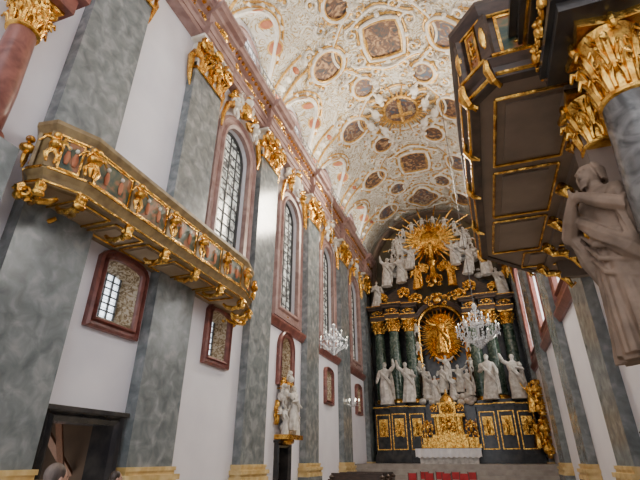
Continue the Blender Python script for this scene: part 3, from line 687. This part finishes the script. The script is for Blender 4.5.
b.T=U; figure(b,20.7,-.55,2.8,2.0,0,0,0,18); figure(b,20.0,-.45,2.6,1.2,0,0,4,14,0,True); figure(b,21.4,-.45,2.6,1.2,0,0,1,14,0,True)
b.T=TL
for i in range(18): b.ell((20.7+r.uniform(-.8,.8),r.uniform(2.5,4.9),.2),(.26,.24,.15),0)
for (u,v) in ((20.1,4.4),(21.3,4.4),(20.7,5.1)): putto(b,(u,v,.35),1,0,Vector((1,0,0)),Vector((0,1,0)))
b.build('sculpture',white,root)
b=B(TL); b.bx(19.85,21.55,2.4,2.6,0,.75,0); ornament(b,20.7,4.85,1.7,.7,0,.3,5); ornament(b,19.85,3.4,.5,1.4,0,.15,6); ornament(b,21.55,3.4,.5,1.4,0,.15,7); b.ell((20.7,2.35,.3),(.5,.2,.3),0); b.build('gilding',gold,root)
# ---------------------------------------------------------------- chandeliers
def chandelier(name,x,y,z,Rr,top,arms=12):
    root=empty(name); b=B()
    b.lathe([(.05,z+1.5*Rr),(.14,z+1.35*Rr),(.05,z+1.1*Rr),(.05,z+.6*Rr),(.2,z+.4*Rr),(.08,z+.2*Rr),(.07,z-.3*Rr),(.28*Rr,z-.45*Rr),(.12,z-.6*Rr),(.05,z-.75*Rr),(.0,z-.85*Rr)],x,y,12,0)
    for k in range(arms):
        for (q,dz,rr) in ((1,0,1),(.6,.55,.6)) :
            if rr<1 and k%2: continue
            a=2*pi*k/arms; c,s=cos(a),sin(a)
            P=[(.08,-.25),(.35,-.42),(.7,-.32),(.95,-.1),(1,.08)]
            b.tube([(x+c*p[0]*Rr*q,y+s*p[0]*Rr*q,z+(p[1]*q+dz)*Rr) for p in P],.022,5,0)
            b.lathe([(.02,z+(.06*q+dz)*Rr),(.11,z+(.1*q+dz)*Rr),(.02,z+(.12*q+dz)*Rr)],x+c*Rr*q,y+s*Rr*q,8,0)
            b.lathe([(.025,z+(.12*q+dz)*Rr),(.025,z+(.12*q+dz)*Rr+.18),(.03,z+(.12*q+dz)*Rr+.2)],x+c*Rr*q,y+s*Rr*q,6,1)
            b.lathe([(.02,z+(.12*q+dz)*Rr+.2),(.03,z+(.12*q+dz)*Rr+.24),(.0,z+(.12*q+dz)*Rr+.3)],x+c*Rr*q,y+s*Rr*q,6,2)
            for t_ in (.5,.75,1.):
                b.lathe([(0,z+dz*Rr-.04*Rr),(.035,z+dz*Rr-.12),(0,z+dz*Rr-.28)],x+c*Rr*q*t_,y+s*Rr*q*t_,4,0)
        a=2*pi*(k+.5)/arms
        for i in range(9):
            t_=i/8; q=(.9*(1-t_)+.08); b.ell((x+cos(a)*Rr*q,y+sin(a)*Rr*q,z+Rr*(.15+1.1*t_**1.4)),(.035,.035,.055),0,4,3)
            b.ell((x+cos(a)*Rr*q*.8,y+sin(a)*Rr*q*.8,z-Rr*(.05+.7*t_**.8)),(.035,.035,.055),0,4,3)
    b.build('crystal_body',[crystal,cloth,candle],root)
    b=B(); zz=z+1.5*Rr; b.tube([(x,y,zz),(x,y,top)],.02,5,0); b.build('chain',iron,root)
chandelier('crystal_chandelier',.38,24,7.5,1.05,24.0)
chandelier('crystal_chandelier.001',-7.5,24,7.5,.8,18.0,8)
b=B(); b.T=TL; b.tube([(31,5.0,.35),(31,4.8,.8),(31,5.1,1.0)],.03,5,0)
for k in range(5):
    a=2*pi*k/5; b.tube([(31,5.0,.8),(31+.3*cos(a),4.85,.8+.3*sin(a)),(31+.36*cos(a),5.15,.8+.36*sin(a))],.02,5,0); b.ell((31+.36*cos(a),5.25,.8+.36*sin(a)),(.04,.1,.04),1,6,4)
b.build('wall_sconce',[crystal,candle])
def chair(x,y):
    b=B(); w=.22
    for sx in (-1,1):
        b.bx(x+sx*w-.02,x+sx*w+.02,y-.24,y-.2,0,.45,1); b.tube([(x+sx*w,y+.2,0),(x+sx*w,y+.22,.5),(x+sx*w,y+.28,.98)],.022,5,1)
    b.bx(x-w,x+w,y-.24,y+.22,.42,.5,0)
    b.rings([[(x-w+.02,y+.2,.6),(x+w-.02,y+.2,.6),(x+w-.02,y+.25,.6),(x-w+.02,y+.25,.6)],[(x-w+.02,y+.25,.95),(x+w-.02,y+.25,.95),(x+w-.02,y+.3,.95),(x-w+.02,y+.3,.95)]],0)
    return b
for j,y_ in enumerate((25.5,28)):
    for i in range(4):
        x_=-3.9+.85*i+.3*j
        chair(x_,y_).build('red_chair',[redc,brown])
def pew(x0,x1,y):
    b=B(); b.bx(x0,x1,y-.2,y+.2,.42,.47); b.bx(x0,x1,y+.2,y+.25,.3,.95); b.bx(x0,x1,y+.17,y+.28,.95,1.0)
    for x_ in (x0,x1): b.bx(x_-.04,x_+.04,y-.25,y+.3,0,.75); b.lathe([(.09,.75),(.12,.85),(.0,.95)],x_,y+.2,10)
    b.build('church_pew',brown,smooth=False)
for y_ in (22.8,24.2,25.6): pew(-7.4,-4.9,y_)
b=B(TR); b.bx(15.0,15.9,1.5,2.3,0,.06,0); b.bx(15.05,15.85,1.55,2.25,.06,.07,1); b.bx(15.15,15.75,1.65,1.8,.07,.075,2); b.build('notice_board',[dark,taupe,goldm],smooth=False)
# ---------------------------------------------------------------- people
lips=M('lips',(.4,.14,.12),None,5,.5); eyem=M('eye_dark',(.03,.02,.02),None,5,.2)
def person(name,x,y,h,face,coat,hairm):
    root=empty(name); k=h/1.7
    J=[(0,0,.95),(0,0,1.15),(0,0,1.38),(0,0,1.47),(-.19,0,1.36),(-.25,.02,1.1),(-.22,-.12,.88),(.19,0,1.36),(.25,.02,1.1),(.22,-.12,.88),(-.1,0,.9),(-.11,-.02,.5),(-.11,.02,.08),(-.12,-.16,.04),(.1,0,.9),(.11,-.02,.5),(.11,.02,.08),(.12,-.16,.04)]
    rd=[.15,.14,.15,.055,.07,.05,.04,.07,.05,.04,.10,.07,.05,.04,.10,.07,.05,.04]
    E=[(0,1),(1,2),(2,3),(2,4),(4,5),(5,6),(2,7),(7,8),(8,9),(0,10),(10,11),(11,12),(12,13),(0,14),(14,15),(15,16),(16,17)]
    me=bpy.data.meshes.new('clothed_body'); me.from_pydata([tuple(c*k for c in p) for p in J],E,[]); o=bpy.data.objects.new('clothed_body',me); bpy.context.collection.objects.link(o); o.parent=root; me.materials.append(coat)
    md=o.modifiers.new('skin','SKIN')
    for i,sv in enumerate(me.skin_vertices[0].data): sv.radius=(rd[i]*k,rd[i]*k*.8); sv.use_root=(i==0)
    o.modifiers.new('sub','SUBSURF').levels=2; o.modifiers['sub'].render_levels=2
    b=B(); z=1.59*k
    b.lathe([(.055*k,1.42*k),(.05*k,1.52*k)],0,0,12,0)
    b.ell((0,-.005,z),(.075*k,.092*k,.115*k),0,20,14); b.ell((0,-.1*k,z-.01),(.014,.022,.028),0,8,6)
    b.ell((0,-.088*k,z-.055*k),(.026,.012,.009),2,8,5)
    for s in (-1,1):
        b.ell((s*.03*k,-.083*k,z+.01),(.013,.01,.008),3,8,5); b.ell((s*.076*k,0,z-.01),(.012,.02,.03),0,8,5)
        b.tube([(s*.22*k,-.12*k,.88*k),(s*.22*k,-.15*k,.82*k)],[.032,.036],8,0)
        for f_ in range(4): b.tube([(s*(.20+.014*f_)*k,-.15*k,.80*k),(s*(.20+.014*f_)*k,-.175*k,.76*k),(s*(.20+.012*f_)*k,-.165*k,.72*k+.01*abs(f_-1.5))],[.009,.008,.007],6,0)
        b.tube([(s*.19*k,-.15*k,.82*k),(s*.175*k,-.175*k,.79*k),(s*.178*k,-.185*k,.76*k)],[.011,.01,.008],6,0)
    b.ell((0,.018,z+.03*k),(.088*k,.098*k,.105*k),1,20,14); b.ell((0,.045*k,z-.03*k),(.08*k,.065*k,.09*k),1,16,10)
    b.build('head_and_hands',[skin,hairm,lips,eyem],root)
    root.location=(x,y,0); root.rotation_euler=(0,0,face)
person('visitor',-3.6,3.35,1.55,2.9,jacket,hair)
person('visitor.001',-5.6,6.35,1.42,2.6,jacket2,M('hair_dark',(.03,.02,.015),(.06,.04,.03),20,.5))
# ---------------------------------------------------------------- lights, world
w=bpy.data.worlds.new('World'); bpy.context.scene.world=w; w.use_nodes=True
w.node_tree.nodes['Background'].inputs[0].default_value=(.93,.95,1,1); w.node_tree.nodes['Background'].inputs[1].default_value=2.4
def area(name,loc,rot,sx,sy,p,col=(1,1,1)):
    l=bpy.data.lights.new(name,'AREA'); l.shape='RECTANGLE'; l.size=sx; l.size_y=sy; l.energy=p; l.color=col
    o=bpy.data.objects.new(name,l); o.location=loc; o.rotation_euler=[math.radians(a) for a in rot]; bpy.context.collection.objects.link(o)
area('vault_fill',(XL+.55,18,19.2),(180,-25,0),.3,40,1200,(1,.94,.83))  # added uplight, no fixture seen; brightens the vault from the left
area('vault_fill.001',(XR-.55,18,19.2),(180,25,0),.3,40,1200,(1,.94,.83))  # same added fill on the right side
area('altar_fill',(CX,27,19),(-68,0,0),4,3,2800,(1,.89,.72))  # added fill without a fixture, lifts the dark altar
# ---------------------------------------------------------------- camera
cam=bpy.data.cameras.new('camera'); co=bpy.data.objects.new('camera',cam); bpy.context.collection.objects.link(co)
cam.sensor_width=36; cam.lens=438/640*36; cam.clip_start=.05; cam.clip_end=200
co.location=(0,0,1.6); co.rotation_euler=(math.radians(90+26.57),0,math.radians(19.15))
bpy.context.scene.camera=co
